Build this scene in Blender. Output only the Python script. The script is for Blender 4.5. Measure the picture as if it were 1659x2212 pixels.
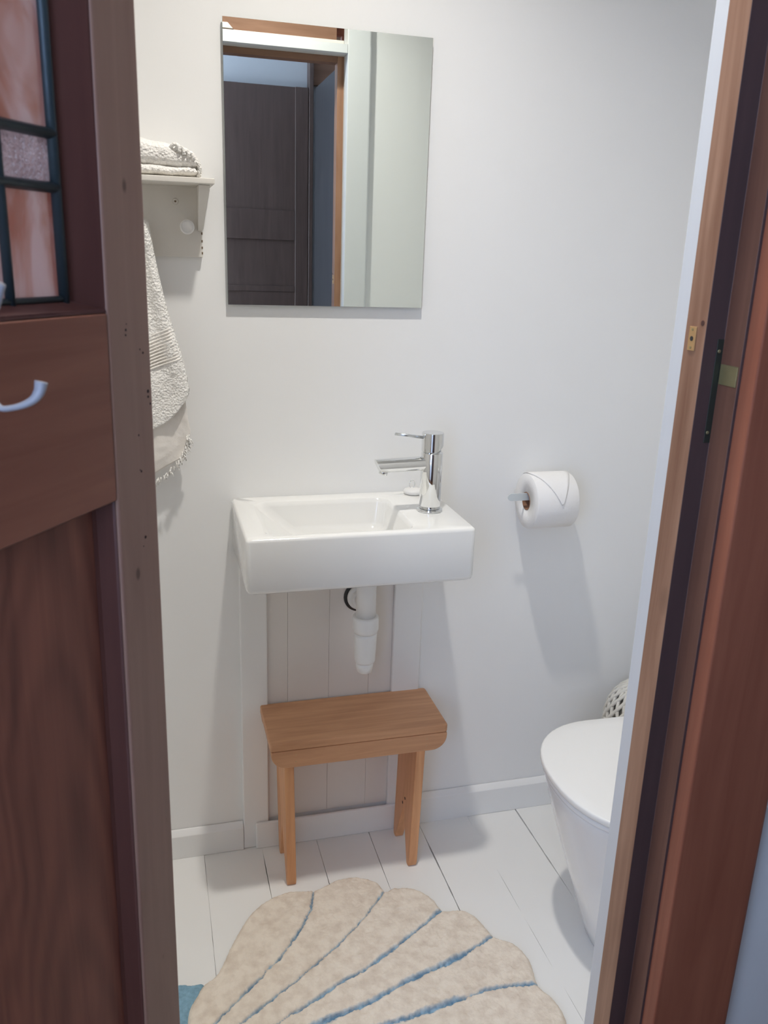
import bpy, bmesh, math, random
import numpy as np
from mathutils import Vector, Matrix, noise
PI = math.pi
random.seed(7); rng = np.random.default_rng(7)
for o in list(bpy.data.objects): bpy.data.objects.remove(o, do_unlink=True)
S = bpy.context.scene
C = S.collection
# ------------------------------------------------------------------ camera, light, exposure
CAMY = -1.75; CZ = 1.383
cd = bpy.data.cameras.new('camera'); cam = bpy.data.objects.new('camera', cd); C.objects.link(cam)
cd.sensor_fit = 'VERTICAL'; cd.sensor_height = 36.0; cd.lens = 36*1822.57/2212; cd.clip_start = 0.02
R0, R1, R2 = Vector((.9647,-.2612,.0324)), Vector((-.0457,-.2877,-.9566)), Vector((.2592,.9214,-.2895))
mw = Matrix((( R0.x,-R1.x,-R2.x,0),(R0.y,-R1.y,-R2.y,CAMY),(R0.z,-R1.z,-R2.z,CZ),(0,0,0,1)))
cam.matrix_world = mw
cd.dof.use_dof = True; cd.dof.focus_distance = 1.6; cd.dof.aperture_fstop = 13
S.camera = cam
S.view_settings.view_transform = 'Standard'; S.view_settings.look = 'None'
S.view_settings.gamma = 1; S.view_settings.use_curve_mapping = False
S.view_settings.exposure = 0.0
w = bpy.data.worlds.new('world'); S.world = w; w.use_nodes = True
w.node_tree.nodes['Background'].inputs[0].default_value = (.62,.72,.9,1)
w.node_tree.nodes['Background'].inputs[1].default_value = 0.6
LAMP = 7.5; WIN_LEFT = 74.0; WIN_BACK = 19.0  # WIN_*: daylight energy for the assumed, unseen hall windows
S.cycles.max_bounces = 16; S.cycles.diffuse_bounces = 10
LX, LY, LZ = .314, -.575, 2.43
ld = bpy.data.lights.new('ceiling_bulb', 'AREA'); ld.shape = 'DISK'; ld.size = .06; ld.spread = math.radians(122); ld.energy = LAMP; ld.color = (1,.958,.895)
lo = bpy.data.objects.new('ceiling_bulb', ld); lo.location = (LX, LY, LZ); C.objects.link(lo)
def arealight(name, loc, rot, sx, sy, e, col):
    d = bpy.data.lights.new(name, 'AREA'); d.shape = 'RECTANGLE'; d.size = sx; d.size_y = sy; d.energy = e; d.color = col
    o = bpy.data.objects.new(name, d); o.location = loc; o.rotation_euler = rot; C.objects.link(o)
arealight('daylight_left', (-1.52,-1.58,1.45), (0,-PI/2,0), 1.2, .9, WIN_LEFT, (.66,.80,1))  # added lamp: daylight from the left, its opening unseen and assumed
arealight('daylight_back', (-.72,-2.27,1.5), (PI/2,0,0), .8, 1.1, WIN_BACK, (.42,.60,1))  # added lamp: bluish daylight from behind, position assumed

# ------------------------------------------------------------------ helpers
def tag(o, label=None, cat=None, group=None, kind=None):
    if label: o['label'] = label
    if cat: o['category'] = cat
    if group: o['group'] = group
    if kind: o['kind'] = kind
    return o
def obj(name, bm, m, parent=None, smooth=False, bevel=0, seg=2, loc=None, angle=40):
    bmesh.ops.recalc_face_normals(bm, faces=bm.faces)
    me = bpy.data.meshes.new(name); bm.to_mesh(me); bm.free()
    o = bpy.data.objects.new(name, me); C.objects.link(o)
    if m: me.materials.append(m)
    if smooth: me.polygons.foreach_set('use_smooth', [True]*len(me.polygons))
    if parent: o.parent = parent
    if loc: o.location = loc
    if bevel:
        b = o.modifiers.new('b', 'BEVEL'); b.width = bevel; b.segments = seg; b.limit_method = 'ANGLE'; b.angle_limit = math.radians(angle)
        me.polygons.foreach_set('use_smooth', [True]*len(me.polygons))
        wn = o.modifiers.new('wn', 'WEIGHTED_NORMAL'); wn.keep_sharp = True; wn.weight = 100
    return o
def empty(name, loc=(0,0,0), rotz=0):
    o = bpy.data.objects.new(name, None); o.empty_display_size = .05; C.objects.link(o)
    o.location = loc; o.rotation_euler = (0,0,rotz); return o
def N(): return bmesh.new()
def box(bm, x0, x1, y0, y1, z0, z1):
    v = [bm.verts.new((x,y,z)) for z in (z0,z1) for y in (y0,y1) for x in (x0,x1)]
    for f in ((0,2,3,1),(4,5,7,6),(0,1,5,4),(2,6,7,3),(0,4,6,2),(1,3,7,5)): bm.faces.new([v[i] for i in f])
    return bm
def bxm(*a): return box(N(), *a)
def prism(bm, pts, a0, a1, axis='z'):
    def mk(p, a):
        return {'z':(p[0],p[1],a),'y':(p[0],a,p[1]),'x':(a,p[0],p[1])}[axis]
    A = [bm.verts.new(mk(p,a0)) for p in pts]; B = [bm.verts.new(mk(p,a1)) for p in pts]
    n = len(pts)
    bm.faces.new(A); bm.faces.new(B[::-1])
    for i in range(n): bm.faces.new((A[i],B[i],B[(i+1)%n],A[(i+1)%n]))
    return bm
def lathe(bm, prof, c=(0,0,0), n=40, axis='z'):
    rings = []
    for r, h in prof:
        ring = []
        for k in range(n):
            a = 2*PI*k/n; p = (r*math.cos(a), r*math.sin(a), h)
            if axis == 'x': p = (h, p[0], p[1])
            if axis == 'y': p = (p[0], h, p[1])
            ring.append(bm.verts.new((p[0]+c[0], p[1]+c[1], p[2]+c[2])))
        rings.append(ring)
    for a, b in zip(rings, rings[1:]):
        for k in range(n): bm.faces.new((a[k], a[(k+1)%n], b[(k+1)%n], b[k]))
    if prof[0][0] > 1e-6: bm.faces.new(rings[0][::-1])
    if prof[-1][0] > 1e-6: bm.faces.new(rings[-1])
    return bm
def tube(bm, pts, radii, n=12, flat=1.0, up=Vector((0,0,1))):
    pts = [Vector(p) for p in pts]
    if not hasattr(radii, '__len__'): radii = [radii]*len(pts)
    rings = []
    for i, p in enumerate(pts):
        t = (pts[min(i+1,len(pts)-1)] - pts[max(i-1,0)]).normalized()
        u = t.cross(up)
        if u.length < 1e-3: u = t.cross(Vector((1,0,0)))
        u.normalize(); v = u.cross(t).normalized()
        rings.append([bm.verts.new(p + (u*math.cos(2*PI*k/n) + v*math.sin(2*PI*k/n)*flat)*radii[i]) for k in range(n)])
    for a, b in zip(rings, rings[1:]):
        for k in range(n): bm.faces.new((a[k], a[(k+1)%n], b[(k+1)%n], b[k]))
    bm.faces.new(rings[0][::-1]); bm.faces.new(rings[-1])
    return bm
def curve(pts, n=40):
    P = [Vector(p) for p in pts]; out = []
    P = [P[0]*2-P[1]] + P + [P[-1]*2-P[-2]]
    m = len(P)-3
    for i in range(n+1):
        s = i/n*m; k = min(int(s), m-1); t = s-k
        a,b,c,d = P[k:k+4]
        out.append(.5*((2*b)+(c-a)*t+(2*a-5*b+4*c-d)*t*t+(3*b-a-3*c+d)*t**3))
    return out

# ------------------------------------------------------------------ materials
def srgb(r, g, b):
    f = lambda v: ((v/255+.055)/1.055)**2.4 if v/255 > .04045 else v/255/12.92
    return (f(r), f(g), f(b), 1)
def mat(name, col, rough=.5, metal=0, bump=0, bscale=60, var=0, vscale=8, coat=0, spec=.5, sss=0):
    m = bpy.data.materials.new(name); m.use_nodes = True; nt = m.node_tree; b = nt.nodes['Principled BSDF']
    b.inputs['Base Color'].default_value = col; b.inputs['Roughness'].default_value = rough; b.inputs['Metallic'].default_value = metal
    b.inputs['Specular IOR Level'].default_value = spec; b.inputs['Coat Weight'].default_value = coat; b.inputs['Coat Roughness'].default_value = .08
    tc = nt.nodes.new('ShaderNodeTexCoord')
    if var:
        n = nt.nodes.new('ShaderNodeTexNoise'); n.inputs['Scale'].default_value = vscale; n.inputs['Detail'].default_value = 5
        nt.links.new(tc.outputs['Object'], n.inputs['Vector'])
        mx = nt.nodes.new('ShaderNodeMix'); mx.data_type = 'RGBA'
        mx.inputs[6].default_value = tuple(c*(1-var) for c in col[:3])+(1,); mx.inputs[7].default_value = tuple(min(1,c*(1+var)) for c in col[:3])+(1,)
        nt.links.new(n.outputs['Fac'], mx.inputs[0]); nt.links.new(mx.outputs[2], b.inputs['Base Color'])
    if bump:
        n = nt.nodes.new('ShaderNodeTexNoise'); n.inputs['Scale'].default_value = bscale; n.inputs['Detail'].default_value = 4
        nt.links.new(tc.outputs['Object'], n.inputs['Vector'])
        bp = nt.nodes.new('ShaderNodeBump'); bp.inputs['Strength'].default_value = bump; bp.inputs['Distance'].default_value = .002
        nt.links.new(n.outputs['Fac'], bp.inputs['Height']); nt.links.new(bp.outputs['Normal'], b.inputs['Normal'])
    return m
def wood(name, dark, light, rough=.4, axis='z', scale=1.0, coat=.0, spec=.3, knots=False, contrast=1.0, cathedral=False, spots=False):
    """long grain along the given axis"""
    m = bpy.data.materials.new(name); m.use_nodes = True; nt = m.node_tree; b = nt.nodes['Principled BSDF']; L = nt.links.new
    tc = nt.nodes.new('ShaderNodeTexCoord'); mp = nt.nodes.new('ShaderNodeMapping')
    k = {'x':0,'y':1,'z':2}[axis]; sc = [1.0,1.0,1.0]; sc[k] = .06
    mp.inputs['Scale'].default_value = sc
    L(tc.outputs['Object'], mp.inputs['Vector'])
    n1 = nt.nodes.new('ShaderNodeTexNoise'); n1.inputs['Scale'].default_value = 55*scale; n1.inputs['Detail'].default_value = 8; n1.inputs['Roughness'].default_value = .6; n1.inputs['Distortion'].default_value = .6
    L(mp.outputs['Vector'], n1.inputs['Vector'])
    n2 = nt.nodes.new('ShaderNodeTexNoise'); n2.inputs['Scale'].default_value = 9*scale; n2.inputs['Detail'].default_value = 3; n2.inputs['Distortion'].default_value = .8
    mp2 = nt.nodes.new('ShaderNodeMapping'); sc2 = [1.0,1.0,1.0]; sc2[k] = .25; mp2.inputs['Scale'].default_value = sc2
    L(tc.outputs['Object'], mp2.inputs['Vector']); L(mp2.outputs['Vector'], n2.inputs['Vector'])
    src = n1.outputs['Fac']
    wv = nt.nodes.new('ShaderNodeMath'); wv.operation = 'MULTIPLY'; wv.inputs[1].default_value = 5.0 if cathedral else 2.5
    L(n2.outputs['Fac'], wv.inputs[0])
    sn = nt.nodes.new('ShaderNodeMath'); sn.operation = 'SINE'; wv.inputs[1].default_value *= 6.283; L(wv.outputs[0], sn.inputs[0])
    if cathedral:   # nested arches of flat-sawn timber: phase = z/.055 + K (x-x0)^2 + noise
        sp = nt.nodes.new('ShaderNodeSeparateXYZ'); L(tc.outputs['Object'], sp.inputs[0])
        def M2(op, a_, b_):
            q = nt.nodes.new('ShaderNodeMath'); q.operation = op
            for i_, v_ in enumerate((a_, b_)):
                if hasattr(v_, 'is_linked') or hasattr(v_, 'node'): L(v_, q.inputs[i_])
                else: q.inputs[i_].default_value = v_
            return q.outputs[0]
        dx = M2('SUBTRACT', sp.outputs[0], .122); dx = M2('ADD', dx, M2('MULTIPLY', M2('SUBTRACT', n2.outputs['Fac'], .5), .06))
        ph = M2('ADD', M2('MULTIPLY', M2('MULTIPLY', dx, dx), 620.0), M2('MULTIPLY', sp.outputs[2], 8.0))
        ph = M2('ADD', ph, M2('MULTIPLY', n2.outputs['Fac'], 4.5))
        L(M2('MULTIPLY', ph, 6.283), sn.inputs[0])
    fr = nt.nodes.new('ShaderNodeMath'); fr.operation = 'MULTIPLY_ADD'; fr.inputs[1].default_value = .5; fr.inputs[2].default_value = .5; L(sn.outputs[0], fr.inputs[0])
    a = nt.nodes.new('ShaderNodeMath'); a.operation = 'MULTIPLY_ADD'; a.inputs[1].default_value = .20 if cathedral else .16
    L(fr.outputs[0], a.inputs[0]); L(src, a.inputs[2])
    cr = nt.nodes.new('ShaderNodeValToRGB')
    lo_, hi_ = .5-.25/contrast+.08, .5+.3/contrast+.08
    cr.color_ramp.elements[0].position = lo_; cr.color_ramp.elements[0].color = dark
    cr.color_ramp.elements[1].position = hi_; cr.color_ramp.elements[1].color = light
    L(a.outputs[0], cr.inputs[0]); out = cr.outputs[0]
    if knots or spots:
        v = nt.nodes.new('ShaderNodeTexVoronoi'); v.inputs['Scale'].default_value = 26 if spots else 9; v.inputs['Randomness'].default_value = 1
        mp3 = nt.nodes.new('ShaderNodeMapping'); sc3 = [1.0,1.0,1.0]; sc3[k] = .55; mp3.inputs['Scale'].default_value = sc3
        L(tc.outputs['Object'], mp3.inputs['Vector']); L(mp3.outputs['Vector'], v.inputs['Vector'])
        r2 = nt.nodes.new('ShaderNodeValToRGB'); r2.color_ramp.elements[0].position = .05; r2.color_ramp.elements[0].color = (.25,.22,.2,1)
        r2.color_ramp.elements[1].position = .10 if spots else .16; r2.color_ramp.elements[1].color = (1,1,1,1)
        L(v.outputs['Distance'], r2.inputs[0])
        mu = nt.nodes.new('ShaderNodeMix'); mu.data_type = 'RGBA'; mu.blend_type = 'MULTIPLY'; mu.inputs[0].default_value = .75
        L(out, mu.inputs[6]); L(r2.outputs[0], mu.inputs[7]); out = mu.outputs[2]
    L(out, b.inputs['Base Color'])
    b.inputs['Roughness'].default_value = rough; b.inputs['Coat Weight'].default_value = coat; b.inputs['Coat Roughness'].default_value = .3
    b.inputs['Specular IOR Level'].default_value = spec
    bp = nt.nodes.new('ShaderNodeBump'); bp.inputs['Strength'].default_value = .15; bp.inputs['Distance'].default_value = .001
    L(n1.outputs['Fac'], bp.inputs['Height']); L(bp.outputs['Normal'], b.inputs['Normal'])
    return m
M_wall = mat('white wall paint', (.87,.87,.86,1), .45, bump=.08, bscale=90, var=.01)
M_trim = mat('white gloss trim', (.86,.86,.85,1), .3, bump=.05, bscale=40)
M_arch = mat('grey white architrave paint', (.72,.735,.74,1), .4, bump=.05, bscale=40)
M_floor = mat('white painted boards', (.86,.86,.84,1), .32, bump=.12, bscale=25, var=.02, vscale=6)
M_gap = mat('dark gap', (.03,.028,.025,1), .9)
M_ceil = mat('ceiling paint', (.82,.82,.8,1), .8)
M_hall = mat('hall wall paint', (.52,.53,.56,1), .6, bump=.05)
M_hallfloor = wood('hall floor boards', srgb(70,45,30), srgb(110,75,50), axis='x')
M_ceramic = mat('white glazed ceramic', (.86,.855,.83,1), .12, coat=.5)
M_toilet = mat('white toilet ceramic', (.84,.85,.87,1), .15, coat=.5)
M_seat = mat('white thermoplastic lid', (.86,.855,.84,1), .25)
M_chrome = mat('polished chrome', (.78,.79,.79,1), .06, metal=1)
M_chrome2 = mat('satin chrome', (.72,.75,.77,1), .25, metal=1)
M_plastic = mat('white plastic pipe', (.82,.81,.79,1), .35)
M_rubber = mat('black rubber', (.02,.02,.02,1), .5)
M_brass = mat('brass', srgb(205,165,115), .4, metal=.6)
M_oldbrass = mat('tarnished brass', srgb(150,138,98), .45, metal=.4, var=.3, vscale=40)
M_darkmetal = mat('dark bronze metal', srgb(66,70,62), .4, metal=.5)
M_hook = mat('grey painted metal', (.40,.40,.43,1), .4)
M_holder = mat('light grey metal', (.62,.66,.67,1), .3)
M_stool = wood('stool pine', srgb(180,130,96), srgb(222,170,130), .45, 'x', 1.0, contrast=.8)
M_stoolz = wood('stool pine upright', srgb(198,140,98), srgb(238,182,136), .45, 'z', 1.0, contrast=.8)
M_stile = wood('door stile timber', srgb(140,104,88), srgb(172,134,114), .38, 'z', .9, contrast=.6, spots=True)
M_rail = wood('door rail timber', srgb(126,72,56), srgb(164,106,82), .4, 'x', .9, contrast=.6)
M_panel = wood('door panel timber', srgb(114,68,56), srgb(164,102,80), .42, 'z', .8, cathedral=True, contrast=.8)
M_bead = wood('dark bead timber', srgb(78,46,42), srgb(108,68,58), .4, 'z', contrast=.7)
M_jamb = wood('jamb timber', srgb(130,90,68), srgb(176,136,110), .45, 'z', .8, contrast=1.1, knots=True)
M_step = wood('dark jamb step timber', srgb(74,58,58), srgb(92,72,70), .5, 'z', contrast=.6)  # darker timber colour for the hall-facing step of the jamb
M_rebate = wood('brown rebate timber', srgb(104,70,58), srgb(138,98,80), .45, 'z', contrast=.6)  # mid brown colour for the side face of the rebate
M_casing = wood('casing timber', srgb(134,76,58), srgb(174,110,84), .4, 'z', .7, contrast=.7)
M_ddoor = wood('very dark door timber', srgb(74,60,57), srgb(98,82,77), .4, 'z', contrast=.6)
M_stain2 = wood('blue black door timber', srgb(54,52,54), srgb(72,70,72), .45, 'z', contrast=.6)
M_brownbd = wood('brown lining board', srgb(110,78,60), srgb(150,115,95), .45, 'x', contrast=.6)
M_core = mat('cardboard core', srgb(150,110,85), .9)
M_paper = mat('toilet paper', (.86,.85,.84,1), .9, bump=.35, bscale=260, spec=.1)
M_shelf = mat('off white distressed paint', (.72,.69,.635,1), .55, bump=.2, bscale=50, var=.03, vscale=30)
M_nail = mat('filled nail head', srgb(196,160,120), .6)
M_chip = mat('bare chipped wood', srgb(110,90,70), .8)
M_bluerug = mat('blue rug pile', srgb(135,172,192), .95, bump=.9, bscale=220, var=.35, vscale=120, spec=.1)
M_lace = mat('cream woven cord', (.72,.70,.64,1), .8, bump=.5, bscale=300, var=.1, vscale=80)
M_mirror = mat('mirror glass', (.83,.885,.86,1), .0, metal=1)
M_mirroredge = mat('mirror edge', srgb(150,165,160), .2)
M_lead = mat('dark lead came', srgb(62,74,78), .4, metal=.3, bump=.3, bscale=60)
M_opal = bpy.data.materials.new('lit opal diffuser'); M_opal.use_nodes = True
M_opal.node_tree.nodes['Principled BSDF'].inputs['Emission Color'].default_value = (1,.95,.88,1)
M_opal.node_tree.nodes['Principled BSDF'].inputs['Emission Strength'].default_value = 4
def glass_mat(name, c1, c2, scale, bumps=0):
    m = bpy.data.materials.new(name); m.use_nodes = True; nt = m.node_tree; L = nt.links.new; nt.nodes.clear()
    out = nt.nodes.new('ShaderNodeOutputMaterial'); tc = nt.nodes.new('ShaderNodeTexCoord'); mp = nt.nodes.new('ShaderNodeMapping')
    mp.inputs['Scale'].default_value = (1,1,.6); L(tc.outputs['Object'], mp.inputs['Vector'])
    n = nt.nodes.new('ShaderNodeTexNoise'); n.inputs['Scale'].default_value = scale; n.inputs['Detail'].default_value = 3; n.inputs['Distortion'].default_value = 2.2
    L(mp.outputs['Vector'], n.inputs['Vector'])
    cr = nt.nodes.new('ShaderNodeValToRGB'); cr.color_ramp.elements[0].position = .38; cr.color_ramp.elements[1].position = .62
    cr.color_ramp.elements[0].color = c1; cr.color_ramp.elements[1].color = c2; L(n.outputs['Fac'], cr.inputs[0])
    d = nt.nodes.new('ShaderNodeBsdfDiffuse'); t = nt.nodes.new('ShaderNodeBsdfTranslucent'); g = nt.nodes.new('ShaderNodeBsdfGlossy'); g.inputs['Roughness'].default_value = .15
    L(cr.outputs[0], d.inputs[0]); L(cr.outputs[0], t.inputs[0])
    m1 = nt.nodes.new('ShaderNodeMixShader'); m1.inputs[0].default_value = .55; L(d.outputs[0], m1.inputs[1]); L(t.outputs[0], m1.inputs[2])
    m2 = nt.nodes.new('ShaderNodeMixShader'); m2.inputs[0].default_value = .12; L(m1.outputs[0], m2.inputs[1]); L(g.outputs[0], m2.inputs[2])
    L(m2.outputs[0], out.inputs[0])
    n2 = nt.nodes.new('ShaderNodeTexVoronoi' if bumps else 'ShaderNodeTexNoise'); n2.inputs['Scale'].default_value = 330 if bumps else 30
    L(tc.outputs['Object'], n2.inputs['Vector'])
    bp = nt.nodes.new('ShaderNodeBump'); bp.inputs['Strength'].default_value = 1.0 if bumps else .25; bp.inputs['Distance'].default_value = .005 if bumps else .002
    L(n2.outputs[0], bp.inputs['Height'])
    for s in (d,t,g): L(bp.outputs['Normal'], s.inputs['Normal'])
    return m
M_pink = glass_mat('streaky pink glass', srgb(176,128,112), srgb(196,174,170), 14)
M_grain = glass_mat('pebbled clear glass', srgb(205,186,184), srgb(222,206,204), 30, bumps=1)
def towel_mat():
    m = mat('white terry cotton', (.92,.90,.86,1), .95, spec=.1)
    nt = m.node_tree; L = nt.links.new; b = nt.nodes['Principled BSDF']; tc = nt.nodes['Texture Coordinate']
    v = nt.nodes.new('ShaderNodeTexVoronoi'); v.inputs['Scale'].default_value = 230; L(tc.outputs['Object'], v.inputs['Vector'])
    n = nt.nodes.new('ShaderNodeTexNoise'); n.inputs['Scale'].default_value = 160; n.inputs['Detail'].default_value = 4; n.inputs['Distortion'].default_value = 1; L(tc.outputs['Object'], n.inputs['Vector'])
    a = nt.nodes.new('ShaderNodeMath'); a.operation = 'ADD'; L(v.outputs['Distance'], a.inputs[0]); L(n.outputs['Fac'], a.inputs[1])
    bp = nt.nodes.new('ShaderNodeBump'); bp.inputs['Strength'].default_value = .8; bp.inputs['Distance'].default_value = .003
    L(a.outputs[0], bp.inputs['Height']); L(bp.outputs['Normal'], b.inputs['Normal'])
    return m
M_towel = towel_mat()
M_towelflat = mat('woven towel band', (.86,.82,.77,1), .85, bump=.3, bscale=200, spec=.1)

# ------------------------------------------------------------------ the setting
XL, XR = -.45, 1.45
YW = -.907                       # room face of the doorway wall
YH = -1.0                        # hall face of the doorway wall
HB = -2.15                       # hall back wall
tag(obj('wall_back', bxm(XL-.1, XR+.1, 0, .1, -.05, 2.5), M_wall), kind='structure')
tag(obj('wall_right', bxm(XR, XR+.1, YW, 0, -.05, 2.5), M_wall), kind='structure')
tag(obj('wall_left', bxm(XL-.1, XL, YW, 0, -.05, 2.5), M_wall), kind='structure')
bm = N()
for a in ((-1.5, -.0634, 0, 2.5), (.62, 1.55, 0, 2.5), (-.0634, .62, 2.30, 2.5)): box(bm, a[0], a[1], YH, YW, a[2]-.05 if a[2] == 0 else a[2], a[3])
tag(obj('wall_front', bm, M_wall), kind='structure')
tag(obj('ceiling', bxm(-1.6, 1.55, HB-.1, .1, 2.46, 2.5), M_ceil), kind='structure')
# hall
bm = N()
box(bm, -1.5, -1.15, HB-.1, HB, -.05, 2.46); box(bm, -.3, 1.55, HB-.1, HB, -.05, 2.46)
box(bm, -1.15, -.3, HB-.1, HB, -.05, .92); box(bm, -1.15, -.3, HB-.1, HB, 2.08, 2.46)
tag(obj('wall_hall', bm, M_hall), kind='structure')
tag(obj('wall_hall_end', bxm(1.45, 1.55, HB, YH, -.05, 2.46), M_hall), kind='structure')
bm = N()
for a in ((HB-.1,-2.06,-.05,2.46), (-1.1,-.907,-.05,2.46), (-2.06,-1.1,-.05,.82), (-2.06,-1.1,2.08,2.46)): box(bm, -1.6, -1.5, a[0], a[1], a[2], a[3])
tag(obj('wall_hall_left', bm, M_hall), kind='structure')
def window(name, horiz, a0, a1, z0, z1, p0, p1):
    e = tag(empty(name), kind='structure')
    def b(bm, a, bb, c, d, q0=p0, q1=p1):
        if horiz: box(bm, a, bb, q0, q1, c, d)
        else: box(bm, q0, q1, a, bb, c, d)
    bm = N(); t = .05
    b(bm, a0, a0+t, z0, z1); b(bm, a1-t, a1, z0, z1); b(bm, a0+t, a1-t, z0, z0+t); b(bm, a0+t, a1-t, z1-t, z1)
    mid = (z0+z1)/2; b(bm, a0+t, a1-t, mid-.02, mid+.02)
    obj('window_frame', bm, M_trim, e, bevel=.003)
window('unseen_window_1', True, -1.15, -.3, .92, 2.08, HB-.07, HB-.02)  # unseen back window, assumed to let the bluish daylight in
window('unseen_window_2', False, -2.06, -1.1, .82, 2.08, -1.57, -1.52)  # unseen left window, added as an assumed source of hall daylight
# floor: bathroom boards with real seams along y
gaps = [-.464,-.33,-.196,-.061,.071,.208,.342,.475,.6075,.7395,.875,1.008,1.142,1.276,1.41]
gw   = [.0015]*4+[.0007,.0013,.0012,.001,.0026,.0008,.0019,.001,.001,.001,.001]
bm = N()
edges = [XL-.02]+gaps+[XR+.02]
ns = 60
def gapline(i, side):
    pts = []
    g = edges[i]; wd = gw[i-1] if 0 < i <= len(gaps) else 0
    for k in range(ns+1):
        y = -.95+.95*k/ns
        q = noise.noise(Vector((g*31, y*9, .3)))+.55*noise.noise(Vector((g*17, y*40, 5)))
        wob = .0006*noise.noise(Vector((g*7, y*6, 1)))
        hw = max(.00008, wd*.5*(1+1.6*q))
        pts.append((g+wob+side*hw, y))
    return pts
for i in range(len(edges)-1):
    lft, rgt = gapline(i, 1), gapline(i+1, -1)
    dz = .0006*math.sin(i*2.3)
    T = [[bm.verts.new((p[0], p[1], dz)) for p in lft], [bm.verts.new((p[0], p[1], dz)) for p in rgt]]
    Bv = [[bm.verts.new((p[0], p[1], -.014)) for p in lft], [bm.verts.new((p[0], p[1], -.014)) for p in rgt]]
    for k in range(ns):
        bm.faces.new((T[0][k], T[1][k], T[1][k+1], T[0][k+1]))
        bm.faces.new((T[0][k], T[0][k+1], Bv[0][k+1], Bv[0][k]))
        bm.faces.new((T[1][k+1], T[1][k], Bv[1][k], Bv[1][k+1]))
flo = tag(obj('floor', bm, M_floor), kind='structure')
obj('floor_underlay', bxm(XL-.05, XR+.05, -.96, .02, -.05, -.0135), M_gap, flo)
tag(obj('floor_hall', bxm(-1.5, 1.45, HB, -.95, -.05, 0.0), M_hallfloor), kind='structure')
# skirtings
def skirt(x0, x1, h, name):
    bm = prism(N(), [(-.001,0),(-.016,0),(-.016,h-.012),(-.004,h),(-.001,h)], x0, x1, 'x')
    return tag(obj(name, bm, M_trim, bevel=.0015), kind='structure')
skirt(XL+.005, .1650, .073, 'baseboard_left'); skirt(.576, XR-.005, .083, 'baseboard_back')
tag(obj('baseboard_right', bxm(XR-.016, XR-.001, -.88, -.017, 0, .083), M_trim, bevel=.002), kind='structure')
# timber surround of the boxed recess below the basin
tag(obj('trim_1', bxm(.1655, .226, -.013, .001, .0, .765), M_trim, bevel=.003), kind='structure')
tag(obj('trim_2', bxm(.522, .590, -.013, .001, .0, .765), M_trim, bevel=.003), kind='structure')
bm = bxm(.194, .60, -.022, -.0135, .0, .072)
tag(obj('trim_3', bm, M_trim, bevel=.004, seg=3), kind='structure')
bm = N(); xs = [.226,.2735,.370,.4665,.522]
for a, b in zip(xs, xs[1:]): box(bm, a+.0002, b-.0002, -.003, .001, .072, .765)
tag(obj('trim_4', bm, mat('warm white lining boards', (.78,.745,.71,1), .5), bevel=.0006, seg=2), kind='structure')

# ------------------------------------------------------------------ doorway: jambs, casings, architrave
def pl(pts): return [(x, CAMY+d) for x, d in pts]
mir = lambda pts: [(.5566-x, d) for x, d in pts][::-1]
jamb = [(.5625,.816),(.5625,.780),(.5866,.780),(.5866,.7485),(.6195,.7485),(.6195,.816)]
cas  = [(.590,.7495),(.590,.7272),(.5915,.7257),(.700,.7257),(.706,.728),(.7076,.733),(.7076,.7495)]
arch = [(.5817,.866),(.5833,.8677),(.645,.8677),(.652,.862),(.652,.8432),(.6197,.8432),(.6197,.8165),(.5817,.8165)]
HEAD = 1.915
def jambmesh(name, pts):
    o = obj(name, prism(N(), pl(pts), 0, HEAD+.06), M_jamb, bevel=.0012)
    o.data.materials.append(M_step); o.data.materials.append(M_rebate)
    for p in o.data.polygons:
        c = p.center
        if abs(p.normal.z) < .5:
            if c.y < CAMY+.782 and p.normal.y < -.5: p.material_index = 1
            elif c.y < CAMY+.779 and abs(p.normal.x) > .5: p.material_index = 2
    return tag(o, kind='structure')
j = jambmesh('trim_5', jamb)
tag(obj('trim_6', prism(N(), pl(cas), 0, 2.02), M_casing, bevel=.001), kind='structure')
tag(obj('trim_7', prism(N(), pl(arch), 0, 2.37), M_arch, bevel=.001), kind='structure')
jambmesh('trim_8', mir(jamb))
tag(obj('trim_9', prism(N(), pl(mir(cas)), 0, 2.02), M_casing, bevel=.001), kind='structure')
tag(obj('trim_10', prism(N(), pl(mir(arch)), 0, 2.37), M_arch, bevel=.001), kind='structure')
# heads (profiles in y,z)
hj = [(CAMY+.816,HEAD),(CAMY+.780,HEAD),(CAMY+.780,HEAD+.024),(CAMY+.7485,HEAD+.024),(CAMY+.7485,HEAD+.06),(CAMY+.816,HEAD+.06)]
tag(obj('trim_11', prism(N(), hj, -.0055, .562, 'x'), M_brownbd, bevel=.001), kind='structure')
tag(obj('trim_12', bxm(-.15, .7076, CAMY+.7257, CAMY+.7494, 2.02, 2.12), M_casing, bevel=.003), kind='structure')
ha = [(CAMY+.8165,1.932),(CAMY+.8677,1.932),(CAMY+.8677,1.962),(CAMY+.8165,1.962)]
tag(obj('trim_13', prism(N(), ha, -.0247, .5813, 'x'), M_arch, bevel=.001), kind='structure')
tag(obj('trim_14', bxm(-.0247, .5813, CAMY+.8165, CAMY+.8677, 2.30, 2.37), M_trim, bevel=.001), kind='structure')
# boarded fanlight above the door
fan = tag(empty('window_3'), kind='structure')
obj('fanlight_board', bxm(-.0055, .562, CAMY+.79, CAMY+.805, 1.976, 2.299), M_brownbd, fan)
bm = N(); box(bm, -.0245, .581, CAMY+.8055, CAMY+.82, 2.262, 2.299); box(bm, -.0245, .581, CAMY+.8055, CAMY+.82, 1.976, 1.990)
obj('fanlight_frame', bm, M_shelf, fan, bevel=.001)
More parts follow.
